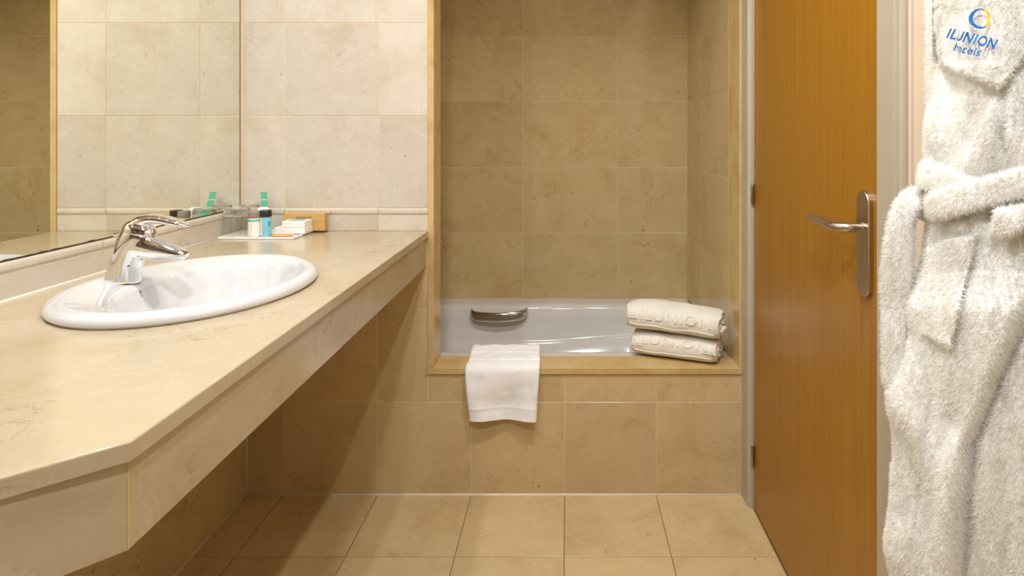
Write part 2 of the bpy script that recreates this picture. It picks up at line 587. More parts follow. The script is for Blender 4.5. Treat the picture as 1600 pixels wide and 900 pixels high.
# ------------------------------------------------------------------ door
door = bpy.data.objects.new('door_1', None)
C.objects.link(door)
door.location = (RW, 1.52, 0)
struct(door, 'oak veneer door with a brushed lever handle in a cream frame')
box('leaf', RW, RW + 0.040, 1.085, 1.9235, 0.004, 2.035, 'wood', door, 0.001)
FR = 0.558
def frame_post(y_in, y_out, flip):
    # stepped architrave profile in plan (x, y)
    s = 1 if y_out > y_in else -1
    L = abs(y_out - y_in)
    pr = [(RW + 0.03, 0.0), (FR, 0.0), (FR, L - 0.024), (FR + 0.0025, L - 0.022), (FR + 0.0025, L - 0.019), (FR + 0.0008, L - 0.017),
          (FR + 0.0008, L - 0.006), (FR + 0.003, L - 0.002), (FR + 0.0075, L), (RW + 0.03, L)]
    if flip:
        pr = [(RW + 0.03, 0.0), (FR + 0.010, 0.0), (FR + 0.010, 0.004), (FR + 0.0005, 0.0115), (FR, 0.0125), (FR, L), (RW + 0.03, L)]
    rings = [[(x, y_in + s * a, z) for x, a in pr] for z in (0.0, 2.075)]
    return loft('frame_post', rings, 'frame', door, True, True, False)
frame_post(1.1275, 1.0465, False)
frame_post(1.9225, BACK - 0.0005, True)
box('frame_head', FR, RW + 0.03, 1.1275, 1.9225, 2.035, 2.075, 'frame', door, 0.001)
# architrave return strip in shadow
box('frame_return', RW - 0.006, RW + 0.02, 1.0385, 1.0464, 0.0, 2.075, 'frame', door, 0.001).data.materials[0] = M['paint']
for zc in (0.967, 0.168):
    hg = lathe('hinge', [(0.0012, zc - 0.0335), (0.0036, zc - 0.0315), (0.0048, zc - 0.029), (0.0048, zc - 0.001), (0.0040, zc - 0.0006), (0.0040, zc + 0.0006),
                         (0.0048, zc + 0.001), (0.0048, zc + 0.029), (0.0036, zc + 0.0315), (0.0012, zc + 0.0335)], 0.5685, 1.917, 'black_metal', door, 16)

# handle plate (stadium outline) and lever
def stadium(x, yc, hw, z0, z1, n=14):
    r = hw
    p = []
    for k in range(n + 1):
        a = math.pi * k / n
        p.append((x, yc + r * math.cos(a), z1 - r + r * math.sin(a)))
    for k in range(n + 1):
        a = math.pi + math.pi * k / n
        p.append((x, yc + r * math.cos(a), z0 + r + r * math.sin(a)))
    return p
yc, zl = 1.2005, 0.9693
plate = loft('handle_plate', [stadium(RW, yc, 0.0255, 0.838, 1.0405), stadium(RW - 0.0075, yc, 0.0255, 0.838, 1.0405),
                              stadium(RW - 0.0095, yc, 0.0235, 0.840, 1.0385)], 'steel', door, True, True, True, 30)
lathe_r = [[(x, yc + r * math.cos(a), zl + r * math.sin(a)) for a in [2 * math.pi * k / 24 for k in range(24)]]
           for x, r in ((RW - 0.009, 0.0112), (RW - 0.0125, 0.0112), (RW - 0.0135, 0.0098))]
loft('handle_collar', lathe_r, 'steel', plate, True, True, True, 30)
pth = smooth_path([(RW - 0.010, yc, zl), (RW - 0.030, yc, zl), (0.533, yc + 0.004, zl), (0.5215, yc + 0.020, zl), (0.5205, yc + 0.045, zl),
                   (0.5245, yc + 0.085, zl), (0.5285, yc + 0.125, zl), (0.5305, yc + 0.162, zl)], 8)
loft('lever', sweep_rings(pth, [(0.0090, 0.0090)] * (len(pth) - 1) + [(0.0082, 0.0082)], (0, 0, 1), 20), 'steel', door, True, True, True, 50)

# ------------------------------------------------------------------ vanity counter with hole for the basin
CT = 0.8405
BCX, BCY = -0.735, 1.25
counter = thing('vanity_counter', 'long cream marble vanity counter with a cut corner and deep apron', 'counter', (-0.74, 1.2, 0.73))
outline = [(-1.032, 0.42), (-0.640, 0.42), (-0.5068, 0.561), (-0.4360, 0.6285), (-0.4412, 1.999), (-1.032, 1.999)]
def inset(poly, d):
    """convex outline moved inwards by d (outline runs counter-clockwise)"""
    n = len(poly)
    out = []
    for i in range(n):
        p0, p1, p2 = Vector(poly[i - 1]), Vector(poly[i]), Vector(poly[(i + 1) % n])
        e1, e2 = (p1 - p0).normalized(), (p2 - p1).normalized()
        n1, n2 = Vector((-e1.y, e1.x)), Vector((-e2.y, e2.x))
        m_ = (n1 + n2).normalized()
        out.append(tuple(p1 + m_ * (d / max(0.2, m_.dot(n1)))))
    return out
def slab(name, outline, hole, z0, z1, bev, m, parent):
    """slab with a rounded upper arris and a hole"""
    bm = bmesh.new()
    loops = [[bm.verts.new((x, y, z0)) for x, y in outline]]
    for k_ in range(6):
        a = math.pi / 2 * k_ / 5
        loops.append([bm.verts.new((x, y, z1 - bev + bev * math.sin(a))) for x, y in inset(outline, bev * (1 - math.cos(a)) + 1e-6)])
    n = len(outline)
    for A, B in zip(loops[:-1], loops[1:]):
        for i in range(n):
            bm.faces.new((A[i], A[(i + 1) % n], B[(i + 1) % n], B[i])).smooth = A is not loops[0]
    h = len(hole)
    ht_, hb = [[bm.verts.new((x, y, z)) for x, y in hole] for z in (z1, z0)]
    for i in range(h):
        bm.faces.new((ht_[i], ht_[(i + 1) % h], hb[(i + 1) % h], hb[i]))
    for lo, ho in ((loops[-1], ht_), (loops[0], hb)):
        es = [bm.edges.get((L_[i], L_[(i + 1) % len(L_)])) for L_ in (lo, ho) for i in range(len(L_))]
        bmesh.ops.triangle_fill(bm, edges=es, use_beauty=True, use_dissolve=False)
    return from_bm(name, bm, m, parent)
hole = [(BCX + 0.185 * math.cos(a), BCY + 0.238 * math.sin(a)) for a in [2 * math.pi * k / 64 for k in range(64)]]
slab('countertop', outline, hole, CT - 0.020, CT, 0.0025, 'marble', counter)
# apron boards
AX, AZ = -0.4455, 0.7285
bm = bmesh.new()
def board(bm, p, q, z0, z1, th):
    a, b = Vector((*p, 0)), Vector((*q, 0))
    d = (b - a).normalized()
    n = Vector((-d.y, d.x, 0)) * th
    v = [bm.verts.new((*c.xy, z)) for z in (z0, z1) for c in (a, b, b + n, a + n)]
    for f in ((0, 1, 5, 4), (1, 2, 6, 5), (2, 3, 7, 6), (3, 0, 4, 7), (3, 2, 1, 0), (4, 5, 6, 7)):
        bm.faces.new([v[i] for i in f])
for nm, p, q in (('apron_board', (-0.4420, 0.6335), (-0.4465, 1.998)), ('apron_board', (-0.6435, 0.4270), (-0.4420, 0.6325)), ('apron_board', (-1.03, 0.428), (-0.648, 0.428))):
    bm = bmesh.new()
    board(bm, p, q, AZ, CT - 0.0202, 0.018)
    from_bm(nm, bm, 'marble', counter)
# pale putty line at the cut corner and at the wall
bm = bmesh.new()
add_box(bm, -0.4434, -0.4417, 0.6320, 0.6342, AZ, CT - 0.021)
from_bm('putty_line', bm, 'trim', counter)

# ------------------------------------------------------------------ wash basin
basin = thing('wash_basin', 'white oval ceramic wash basin set into the marble counter', 'basin', (BCX, BCY, CT))
prof = [  # x offset, a, b, z
    (0, 0.212, 0.266, 0.0005), (0, 0.2155, 0.2695, 0.006), (0, 0.2140, 0.268, 0.0125), (0, 0.2095, 0.2635, 0.0180), (0, 0.2030, 0.257, 0.0212), (0, 0.1950, 0.249, 0.0222),
    (0.002, 0.187, 0.241, 0.0212), (0.008, 0.176, 0.231, 0.0185), (0.020, 0.164, 0.219, 0.0150), (0.029, 0.154, 0.209, 0.0120), (0.032, 0.149, 0.203, 0.0075), (0.034, 0.144, 0.197, -0.002),
    (0.035, 0.137, 0.187, -0.025), (0.035, 0.127, 0.172, -0.055), (0.034, 0.110, 0.148, -0.085), (0.033, 0.085, 0.112, -0.108), (0.032, 0.055, 0.070, -0.120),
    (0.032, 0.026, 0.028, -0.124), (0.032, 0.022, 0.022, -0.128)]
NB = 96
rings = [[(BCX + dx + a * math.cos(q), BCY + b * math.sin(q), CT + z) for q in [2 * math.pi * k / NB for k in range(NB)]] for dx, a, b, z in prof]
bowl = loft('bowl', rings, 'ceramic', basin, False, False, True)
bowl.modifiers.new('thickness', 'SOLIDIFY').thickness = 0.006
bowl.modifiers['thickness'].offset = -1
lathe('drain', [(0.0215, CT - 0.130), (0.0215, CT - 0.1265), (0.018, CT - 0.1248), (0.008, CT - 0.1225), (0.001, CT - 0.122)], BCX + 0.032, BCY, 'chrome', basin, 32)
# tiny printed maker's mark on the slope behind the bowl: two short grey bars
mk = []
def bowl_pt(q, k):
    i = int(k)
    f = k - i
    r = []
    for j in (i, i + 1):
        dx, a, b, z = prof[j]
        r.append(np.array((BCX + dx + a * math.cos(q), BCY + b * math.sin(q), CT + z)))
    return r[0] * (1 - f) + r[1] * f
V, Fc = [], []
for k0, k1, q0, q1 in ((10.95, 11.25, 0.046, 0.074), (11.38, 11.5, 0.049, 0.071)):
    base = len(V)
    for kk in (k0, k1):
        for s in range(5):
            q = math.pi + 0.04 + (q0 - 0.06 + (q1 - q0) * s / 4) * 1.15
            p = bowl_pt(q, kk)
            V.append(tuple(p + np.array((0.0007, 0, 0.0004))))
    for s in range(4):
        Fc.append((base + s, base + s + 1, base + 6 + s, base + 5 + s))
mesh('printed_mark', V, Fc, 'mark', basin)

# ------------------------------------------------------------------ faucet
faucet = thing('basin_faucet', 'chrome single lever faucet standing on the white basin', 'faucet', (-0.883, BCY, CT + 0.014))
def fx_(px, py, y=0.0):
    return (-0.883 + (px - 193) / 784.0, BCY + y, 0.8555 + (440 - py) / 784.0)
def remeshed(name, parts, m, parent, vox, it):
    bm = bmesh.new()
    for rings in parts:
        v, f = rings_mesh(rings)
        bv = [bm.verts.new(p) for p in v]
        for q in f:
            bm.faces.new([bv[i] for i in q])
    o = from_bm(name, bm, m, parent, True)
    r = o.modifiers.new('blend', 'REMESH')
    r.mode = 'VOXEL'
    r.voxel_size = vox
    r.use_smooth_shade = True
    s = o.modifiers.new('soften', 'SMOOTH')
    s.iterations = it
    s.factor = 0.5
    o.modifiers.new('fine', 'SUBSURF').render_levels = 1
    return o
k = 1 / 784.0
colp = [fx_(192.5, 442), fx_(193.5, 434), fx_(197, 415), fx_(203, 398), fx_(211, 380), fx_(219, 368), fx_(222, 362)]
colr = [(0.0275, 27.5 * k), (0.0265, 26.5 * k), (0.0245, 24 * k), (0.0240, 23.5 * k), (0.0250, 26 * k), (0.0245, 26 * k), (0.0225, 24 * k)]
cp = smooth_path(colp, 4)
cr = smooth_path(colr, 4)
r1 = sweep_rings(cp, [tuple(q) for q in cr], (0, 1, 0), 24)
# keep the foot flat on the basin
r1[0] = [(p[0], p[1], CT + 0.0135) for p in r1[0]]
spp = [fx_(212, 381), fx_(228, 385), fx_(243, 389), fx_(256, 391.5), fx_(268, 394), fx_(279, 396), fx_(288, 397.5), fx_(293, 398)]
spr = [(0.024, 22 * k), (0.0235, 21 * k), (0.023, 18.5 * k), (0.022, 16 * k), (0.0205, 13.5 * k), (0.0185, 10.8 * k), (0.0155, 8 * k), (0.010, 5 * k)]
r2 = sweep_rings(smooth_path(spp, 4), [tuple(q) for q in smooth_path(spr, 4)], (0, 1, 0), 24)
remeshed('body', [r1, r2], 'chrome', faucet, 0.0014, 40)
# lever: domed cap with a long flat paddle
dome = []
for s in range(9):
    q = s / 8.0
    px, py = 219 - 1.5 * q, 366 - 22 * q
    rr = math.sqrt(max(0.0, 1 - (q * 0.96) ** 2.4))
    c = Vector(fx_(px, py))
    dome.append([tuple(c + Vector((math.cos(a) * 26 * k * rr, math.sin(a) * 0.0240 * rr, math.cos(a) * -3.0 * k * rr))) for a in [2 * math.pi * j / 24 for j in range(24)]])
lvp = [fx_(212, 349), fx_(224, 345.5), fx_(238, 342.5), fx_(250, 342.8), fx_(262, 345.2), fx_(274, 348), fx_(284, 350.3), fx_(292, 352.5), fx_(296, 353.8)]
lvr = [(0.016, 8 * k), (0.019, 9 * k), (0.019, 8.0 * k), (0.0188, 7.6 * k), (0.0185, 7.2 * k), (0.0175, 6.4 * k), (0.0155, 5.0 * k), (0.011, 3.2 * k), (0.006, 2.0 * k)]
r3 = sweep_rings(smooth_path(lvp, 4), [tuple(q) for q in smooth_path(lvr, 4)], (0, 1, 0), 24)
remeshed('lever', [dome, r3], 'chrome', faucet, 0.0013, 30)
# aerator under the spout tip
ap = [fx_(279, 399), fx_(280.5, 406), fx_(281, 408)]
loft('aerator', sweep_rings(ap, [(0.0105, 0.0100), (0.0105, 0.0100), (0.0085, 0.0080)], (0, 1, 0), 20), 'chrome', faucet, True, True, True, 40)
# pop-up rod behind the column
rod = [fx_(181, 441, 0.004), fx_(181, 400, 0.004), fx_(181.5, 372, 0.004)]
loft('waste_rod', sweep_rings(rod, [(0.0022, 0.0022)] * 3, (0, 1, 0), 10), 'chrome', faucet)
kb = [fx_(173.5, 367, 0.004), fx_(175, 367, 0.004), fx_(178, 367, 0.004), fx_(181, 366.5, 0.004), fx_(185, 366, 0.004), fx_(190, 365.5, 0.004)]
loft('rod_knob', sweep_rings(kb, [(0.0015, 0.0015), (0.0042, 0.0042), (0.0050, 0.0050), (0.0040, 0.0040), (0.0028, 0.0028), (0.0032, 0.0032)], (0, 1, 0), 14), 'chrome', faucet)
# dot of the screw and a limescale stain at the foot
sc_ = fx_(212.5, 413.5, -0.0205)
lathe_s = [[(sc_[0] + r * math.cos(a), sc_[1] + dy, sc_[2] + r * math.sin(a)) for a in [2 * math.pi * j / 14 for j in range(14)]] for dy, r in ((0.002, 0.0022), (-0.0015, 0.0022), (-0.0022, 0.0012))]
loft('grub_screw', lathe_s, 'chrome_dark', faucet)
st = [(-0.883 + 0.0245 * math.cos(a) * s + 0.012 * (s - 1), BCY - 0.008 + 0.024 * math.sin(a) * s, CT + z) for s, z in ((1.0, 0.0175), (1.12, 0.0165)) for a in np.linspace(-1.25, -0.25, 9)]
mesh('limescale_stain', st, [(j, j + 1, j + 10, j + 9) for j in range(8)], 'rust', faucet, True)

# ------------------------------------------------------------------ wall mirror
mirror = thing('wall_mirror', 'large frameless wall mirror above the counter with worn dark edge', 'mirror', (UP, 0.8, 0.917))
box('mirror_glass', UP - 0.005, UP, -1.2, 1.984, 0.9175, 2.05, 'mirror', mirror)
V, Fc = [], []
nn = 200
for i in range(nn + 1):
    y = -1.2 + 3.184 * i / nn
    worn = 0.0012 + 0.0012 * abs(noise.noise((y * 9, 0, 0))) + (0.004 * max(0, noise.noise((y * 40, 3, 0))) if 1.1 < y < 1.5 else 0.0)
    V += [(UP + 0.0006, y, 0.9138), (UP + 0.0006, y, 0.9155 + worn)]
    if i:
        a = 2 * i
        Fc.append((a - 2, a, a + 1, a - 1))
mesh('worn_edge', V, Fc, 'mirror_edge', mirror)
box('side_edge', UP - 0.004, UP + 0.0008, 1.984, 1.9866, 0.9138, 2.05, 'mirror_edge', mirror)

# ------------------------------------------------------------------ bathtub
tub = thing('bathtub', 'built-in white enamel bathtub behind the marble ledge', 'bathtub', (-0.24, 2.48, 0))
def rrect(x0, x1, y0, y1, r, z, n=12, zf=None):
    p = []
    for cx, cy, a0 in ((x1 - r, y1 - r, 0), (x0 + r, y1 - r, 90), (x0 + r, y0 + r, 180), (x1 - r, y0 + r, 270)):
        for j in range(n + 1):
            a = math.radians(a0 + 90 * j / n)
            x, y = cx + r * math.cos(a), cy + r * math.sin(a)
            p.append((x, y, z + (zf(x, y) if zf else 0)))
    # subdivide the long sides evenly so that curved creases stay smooth
    out = []
    for i in range(len(p)):
        a, b = p[i], p[(i + 1) % len(p)]
        out.append(a)
        if (i + 1) % (n + 1) == 0:
            for j in range(1, 24):
                s = j / 24
                x, y = a[0] + (b[0] - a[0]) * s, a[1] + (b[1] - a[1]) * s
                out.append((x, y, z + (zf(x, y) if zf else 0)))
    return out
crease = lambda x, y: 0.055 * max(0.0, min(1.0, (x + 0.15) / 0.62)) ** 1.6 if y > 2.4 else 0.055 * max(0.0, min(1.0, (x + 0.15) / 0.62)) ** 1.6
R = [rrect(-1.028, 0.549, 2.1065, TUBB - 0.001, 0.012, 0.02), rrect(-1.028, 0.549, 2.1065, TUBB - 0.001, 0.012, 0.394), rrect(-1.024, 0.546, 2.1095, TUBB - 0.003, 0.012, 0.4005),
     rrect(-0.975, 0.50, 2.150, TUBB - 0.085, 0.08, 0.4000), rrect(-0.955, 0.478, 2.166, TUBB - 0.115, 0.10, 0.398), rrect(-0.949, 0.471, 2.172, TUBB - 0.122, 0.11, 0.3945),
     rrect(-0.945, 0.466, 2.176, TUBB - 0.127, 0.115, 0.386), rrect(-0.935, 0.452, 2.184, TUBB - 0.134, 0.12, 0.34),
     rrect(-0.915, 0.42, 2.195, TUBB - 0.142, 0.13, 0.258, zf=crease), rrect(-0.908, 0.413, 2.200, TUBB - 0.148, 0.13, 0.250, zf=crease), rrect(-0.905, 0.409, 2.203, TUBB - 0.156, 0.13, 0.244, zf=crease),
     rrect(-0.880, 0.36, 2.222, TUBB - 0.185, 0.13, 0.11), rrect(-0.86, 0.33, 2.24, TUBB - 0.205, 0.13, 0.075), rrect(-0.80, 0.27, 2.29, TUBB - 0.25, 0.10, 0.06)]
loft('tub_shell', R, 'tub', tub, False, True, True, 50)
gp = smooth_path([(-0.412, 2.735, 0.3705), (-0.405, 2.712, 0.3690), (-0.375, 2.694, 0.3665), (-0.290, 2.684, 0.3655), (-0.215, 2.694, 0.3685), (-0.183, 2.712, 0.3725), (-0.175, 2.735, 0.3755)], 6)
loft('grab_handle', sweep_rings(gp, [(0.0205, 0.0085)] * len(gp), (0, 0, 1), 20), 'chrome_dark', tub)

# ------------------------------------------------------------------ towels
def bath_towel(name, label, origin, yaw, L, D, H, seed, tilt=0.0, ends=0.012):
    """folded and rolled towel lying along local X; local origin at its base centre"""
    o = thing(name, label, 'towel', origin, 'bath towels on the ledge')
    o.rotation_euler = (0, tilt, yaw)
    NP, NL = 96, 90
    r = min(D, H) * 0.44
    sec = []
    for j in range(NP):
        a = 2 * math.pi * j / NP
        e = 2.6
        ca, sa = math.cos(a), math.sin(a)
        m_ = (abs(ca) ** e + abs(sa) ** e) ** (-1 / e)
        sec.append((D / 2 * ca * m_, H / 2 + H / 2 * sa * m_))
    rings = []
    def pt(x, y, z, s):
        n1 = noise.noise((x * 9 + seed, y * 14, z * 14)) * 0.006
        n2 = noise.noise((x * 26 + seed, y * 30, z * 30)) * 0.0022
        return n1 + n2
    def ring(x, sc, inset):
        R_ = []
        for (y, z) in sec:
            zc = H / 2
            yy, zz_ = y * sc, zc + (z - zc) * sc
            d = pt(x, y, z, seed)
            ny, nz = y / (D / 2), (z - zc) / (H / 2)
            fl = 0.30 if z < 0.012 else 1.0
            # long soft dents and a droop at the ends
            droop = -0.006 * (abs(x) / (L / 2)) ** 3 * (1 if z > zc else 0.0)
            R_.append((x + inset * (1 + 0.7 * noise.noise((y * 30 * sc + seed, z * 30, sc * 4))), yy + ny * d * fl * sc, max(0.0, zz_ + nz * d * fl * sc + droop)))
        return R_
    # left end cap
    nc = 16
    for i in range(nc):
        s = (i + 0.3) / nc
        w_ = ends * (0.55 * math.cos(s * 3.4 * 2 * math.pi + 0.6) + 1.5 * (1 - s))
        rings.append(ring(-L / 2 + 0.004 * (1 - s), s, -w_ * 0.6 - (0.004 if s < 0.9 else 0.002)))
    for i in range(NL + 1):
        x = -L / 2 + L * i / NL
        e = min(i, NL - i) / NL * L
        rr = 1 - 0.06 * max(0, 1 - e / 0.014) ** 2
        rings.append(ring(x, rr, 0))
    for i in range(nc):
        s = 1 - (i + 0.7) / nc
        w_ = ends * (0.55 * math.cos(s * 3.4 * 2 * math.pi + 0.6) + 1.5 * (1 - s))
        rings.append(ring(L / 2 - 0.004 * (1 - s), s, w_ * 0.6 + (0.004 if s < 0.9 else 0.002)))
    body = loft('folded_body', rings, 'towel_cream', o, True, True, True, None, False)
    def surf(x, q):
        """point on the front/top skin: q = angle in degrees, 180 = front, 90 = top"""
        a = math.radians(q)
        e = 2.6
        ca, sa = math.cos(a), math.sin(a)
        m_ = (abs(ca) ** e + abs(sa) ** e) ** (-1 / e)
        y, z = D / 2 * ca * m_, H / 2 + H / 2 * sa * m_
        d = pt(x, y, z, seed)
        droop = -0.006 * (abs(x) / (L / 2)) ** 3 * (1 if z > H / 2 else 0.0)
        return Vector((x, y + y / (D / 2) * d, z + (z - H / 2) / (H / 2) * d + droop)), Vector((0, y / D ** 2, (z - H / 2) / H ** 2)).normalized()
    return o, surf

def raised_letters(o, surf, body, x0, x1, q0, q1, h):
    v, f = text_flat(body, 1.0, -0.01, 0.5, 2, 1.12)
    w0, w1 = v[:, 0].min(), v[:, 0].max()
    h0, h1 = v[:, 1].min(), v[:, 1].max()
    out = []
    for p in v:
        x = x0 + (x1 - x0) * (p[0] - w0) / (w1 - w0)
        q = q0 + (q1 - q0) * (p[1] - h0) / (h1 - h0)
        P, N = surf(x, q)
        out.append(tuple(P + N * (h if p[2] > 0 else -0.002)))
    mesh('raised_lettering', out, f, 'towel_cream', o, True, False)

def welt(o, surf, q, x0, x1, r, nm='hem'):
    pts = []
    for i in range(40):
        P, N = surf(x0 + (x1 - x0) * i / 39, q + 1.5 * math.sin(i * 0.35))
        pts.append(P - N * r * 0.15)
    loft(nm, sweep_rings(pts, [(r, r * 0.8)] * 40, (0, 0, 1), 8), 'towel_cream', o, True, True, True, None, False)

TZ = LEDGE + 0.0005
t1, s1 = bath_towel('bath_towel', 'rolled white bath towel with raised lettering, bottom of the two on the bath ledge', (0.372, 2.118, TZ), math.radians(-21.5), 0.268, 0.150, 0.080, 3.0)
raised_letters(t1, s1, 'ILUNION', -0.118, 0.112, 166, 136, 0.0032)
welt(t1, s1, 205, -0.128, 0.128, 0.0035)
t2, s2 = bath_towel('bath_towel', 'rolled white bath towel with raised lettering, lying on top of the other rolled towel', (0.366, 2.120, TZ + 0.0815), math.radians(-20.5), 0.292, 0.156, 0.090, 11.0, math.radians(2.0))
raised_letters(t2, s2, 'ILUNION', -0.100, 0.125, 178, 143, 0.0034)
welt(t2, s2, 206, -0.140, 0.140, 0.0042)
# loose corner folded out at the right end of the upper towel
lip = []
for i in range(14):
    s = i / 13
    lip.append((0.150 + 0.010 * math.sin(s * 3), -0.045 + 0.075 * s, 0.026 + 0.008 * math.sin(s * 6)))
loft('loose_corner', sweep_rings(lip, [(0.016 * (0.5 + 0.5 * math.sin(math.pi * min(1, 0.15 + i / 15))), 0.009) for i in range(14)], (1, 0, 0.4), 12), 'towel_cream', t2, True, True, True, None, False)

# hand towel draped over the ledge
ht = thing('hand_towel', 'small white hand towel draped over the middle of the bath ledge', 'towel', (-0.205, 2.05, LEDGE))
tk = 0.0085
pc = smooth_path([(2.192, 0.340), (2.186, 0.385), (2.176, 0.4125), (2.150, 0.4175), (2.105, 0.4170), (2.050, 0.4155), (2.010, 0.4150), (1.992, 0.4115), (1.982, 0.400),
                  (1.978, 0.375), (1.977, 0.340), (1.976, 0.300), (1.974, 0.274), (1.972, 0.252)], 7)
cum = np.concatenate([[0], np.cumsum(np.linalg.norm(np.diff(pc, axis=0), axis=1))])
def hand_edges(s):
    """left and right x along the towel"""
    l = np.interp(s, [0, 0.06, 0.12, 0.22, 0.26, 0.30, 0.36, 0.42], [-0.322, -0.322, -0.322, -0.316, -0.320, -0.319, -0.313, -0.306])
    r = np.interp(s, [0, 0.06, 0.12, 0.22, 0.26, 0.30, 0.36, 0.42], [-0.092, -0.092, -0.090, -0.085, -0.084, -0.086, -0.090, -0.093])
    return l, r
NW = 56
rings = []
for i, (y, z) in enumerate(pc):
    s = cum[i]
    a = pc[min(i + 1, len(pc) - 1)] - pc[max(i - 1, 0)]
    a = a / np.linalg.norm(a)
    nrm = np.array((-a[1], a[0]))
    if nrm[1] < 0 and s > 0.05 and abs(nrm[1]) > 0.5:
        nrm = -nrm
    if s > 0.2 and nrm[0] > 0:
        nrm = -nrm
    if s < 0.05 and nrm[0] < 0:
        nrm = -nrm
    l, r = hand_edges(s)
    fall = max(0.0, min(1.0, (s - 0.20) / 0.06))
    band = 0.0016 * math.exp(-((s - 0.352) / 0.0022) ** 2) - 0.0010 * math.exp(-((s - 0.357) / 0.002) ** 2) + 0.0016 * math.exp(-((s - 0.388) / 0.0035) ** 2) \
        + 0.0030 * math.exp(-((s - 0.108) / 0.004) ** 2) + 0.0032 * math.exp(-((s - 0.150) / 0.005) ** 2) - 0.0015 * math.exp(-((s - 0.130) / 0.006) ** 2)
    if s > 0.354:
        band -= 0.0009
    ring = []
    for side in (1, -1):
        for j in range(NW):
            q = j / (NW - 1)
            q = q if side == 1 else 1 - q
            x = l + (r - l) * q
            edge = min(q, 1 - q) * (r - l)
            th = tk / 2 * math.sqrt(max(0.04, 1 - max(0, 1 - edge / 0.006) ** 2))
            wave = fall * (0.0028 * math.sin(q * 7.0 + 0.8) + 0.0070 * noise.noise((x * 13, z * 11, 1.0)) + 0.0016 * noise.noise((x * 40, z * 36, 2.0)) + 0.004 * max(0, (s - 0.3)) / 0.1 * math.sin(q * 9)) \
                + (1 - fall) * (0.007 * abs(noise.noise((x * 16, y * 20, 4.0))) + 0.002 * abs(noise.noise((x * 45, y * 45, 4.0))))
            sag = fall * (s - 0.3) * 0.10 * abs(q - 0.5) if s > 0.3 else 0.0
            off = wave + side * th + (band if side == 1 else 0)
            if fall < 0.6:
                off = max(off, -tk / 2 + 0.0005) if side == -1 else off
            ring.append((x, y + nrm[0] * off, z + nrm[1] * off - sag * 0.6))
    rings.append(ring)
loft('towel_sheet', rings, 'towel', ht, True, True, True, 60)

# ------------------------------------------------------------------ tray with toiletries
TX, TYf, TYb = (-1.028, -0.800), 1.842, 1.996
tray = thing('amenity_tray', 'flat white rectangular tray on the counter below the mirror corner', 'tray', (-0.912, 1.92, CT))
bm = bmesh.new()
add_box(bm, TX[0], TX[1], TYf, TYb - 0.002, CT + 0.0005, CT + 0.004, 0.0012, 2)
from_bm('tray_base', bm, 'white_plastic', tray)
rim = [(TX[0] + 0.003, TYf + 0.003), (TX[1] - 0.003, TYf + 0.003), (TX[1] - 0.003, TYb - 0.006), (TX[0] + 0.003, TYb - 0.006)]
bm = bmesh.new()
for i in range(4):
    (xa, ya), (xb, yb) = rim[i], rim[(i + 1) % 4]
    add_box(bm, min(xa, xb) - 0.0025, max(xa, xb) + 0.0025, min(ya, yb) - 0.0025, max(ya, yb) + 0.0025, CT + 0.0035, CT + 0.0062, 0.001, 2)
from_bm('tray_rim', bm, 'white_plastic', tray)
TT = CT + 0.0042

def bottle(name, label, x, y, r, h, capm, bodym, group):
    o = thing(name, label, 'bottle', (x, y, TT), group)
    z = TT
    lathe('flask', [(r * 0.86, z + 0.0003), (r * 0.97, z + 0.002), (r, z + 0.004), (r, z + h * 0.70), (r * 0.96, z + h * 0.725), (r * 0.80, z + h * 0.74), (r * 0.80, z + h * 0.76)], x, y, bodym, o, 32)
    lathe('cap', [(r * 0.98, z + h * 0.755), (r * 1.02, z + h * 0.765), (r * 1.02, z + h * 0.985), (r * 0.97, z + h), (r * 0.2, z + h)], x, y, capm, o, 32)
    return o
def wrap(name, x, y, r, z0, z1, a0, a1, m, parent):
    """printed label wrapped round a bottle"""
    n = 20
    V = [(x + (r + 0.0004) * math.cos(a), y + (r + 0.0004) * math.sin(a), z) for z in (z0, z1) for a in np.linspace(math.radians(a0), math.radians(a1), n)]
    return mesh(name, V, [(j, j + 1, n + j + 1, n + j) for j in range(n - 1)], m, parent, True)
b1 = bottle('toiletry_bottle', 'small cream bottle with grey cap and teal band on the tray', -0.9285, 1.866, 0.0170, 0.0765, 'cap_grey', 'cream_gel', 'toiletry bottles on the tray')
wrap('label_band', -0.9285, 1.866, 0.0170, TT + 0.046, TT + 0.0525, 188, 352, 'teal', b1)
wrap('label', -0.9285, 1.866, 0.0170, TT + 0.004, TT + 0.046, 188, 262, 'white_card', b1)
wrap('label', -0.9285, 1.866, 0.0170, TT + 0.004, TT + 0.046, 270, 352, 'white_card', b1)
b2 = bottle('toiletry_bottle', 'small blue bottle with black cap on the tray', -0.8990, 1.876, 0.0165, 0.0780, 'cap_black', 'blue_gel', 'toiletry bottles on the tray')
wrap('label_edge', -0.8990, 1.876, 0.0165, TT + 0.004, TT + 0.054, 183, 222, 'blue_deep', b2)
wrap('label_gap', -0.8990, 1.876, 0.0165, TT + 0.004, TT + 0.056, 232, 258, 'cream_gel', b2)
wrap('label_edge', -0.8990, 1.876, 0.0165, TT + 0.030, TT + 0.046, 318, 342, 'blue_deep', b2)

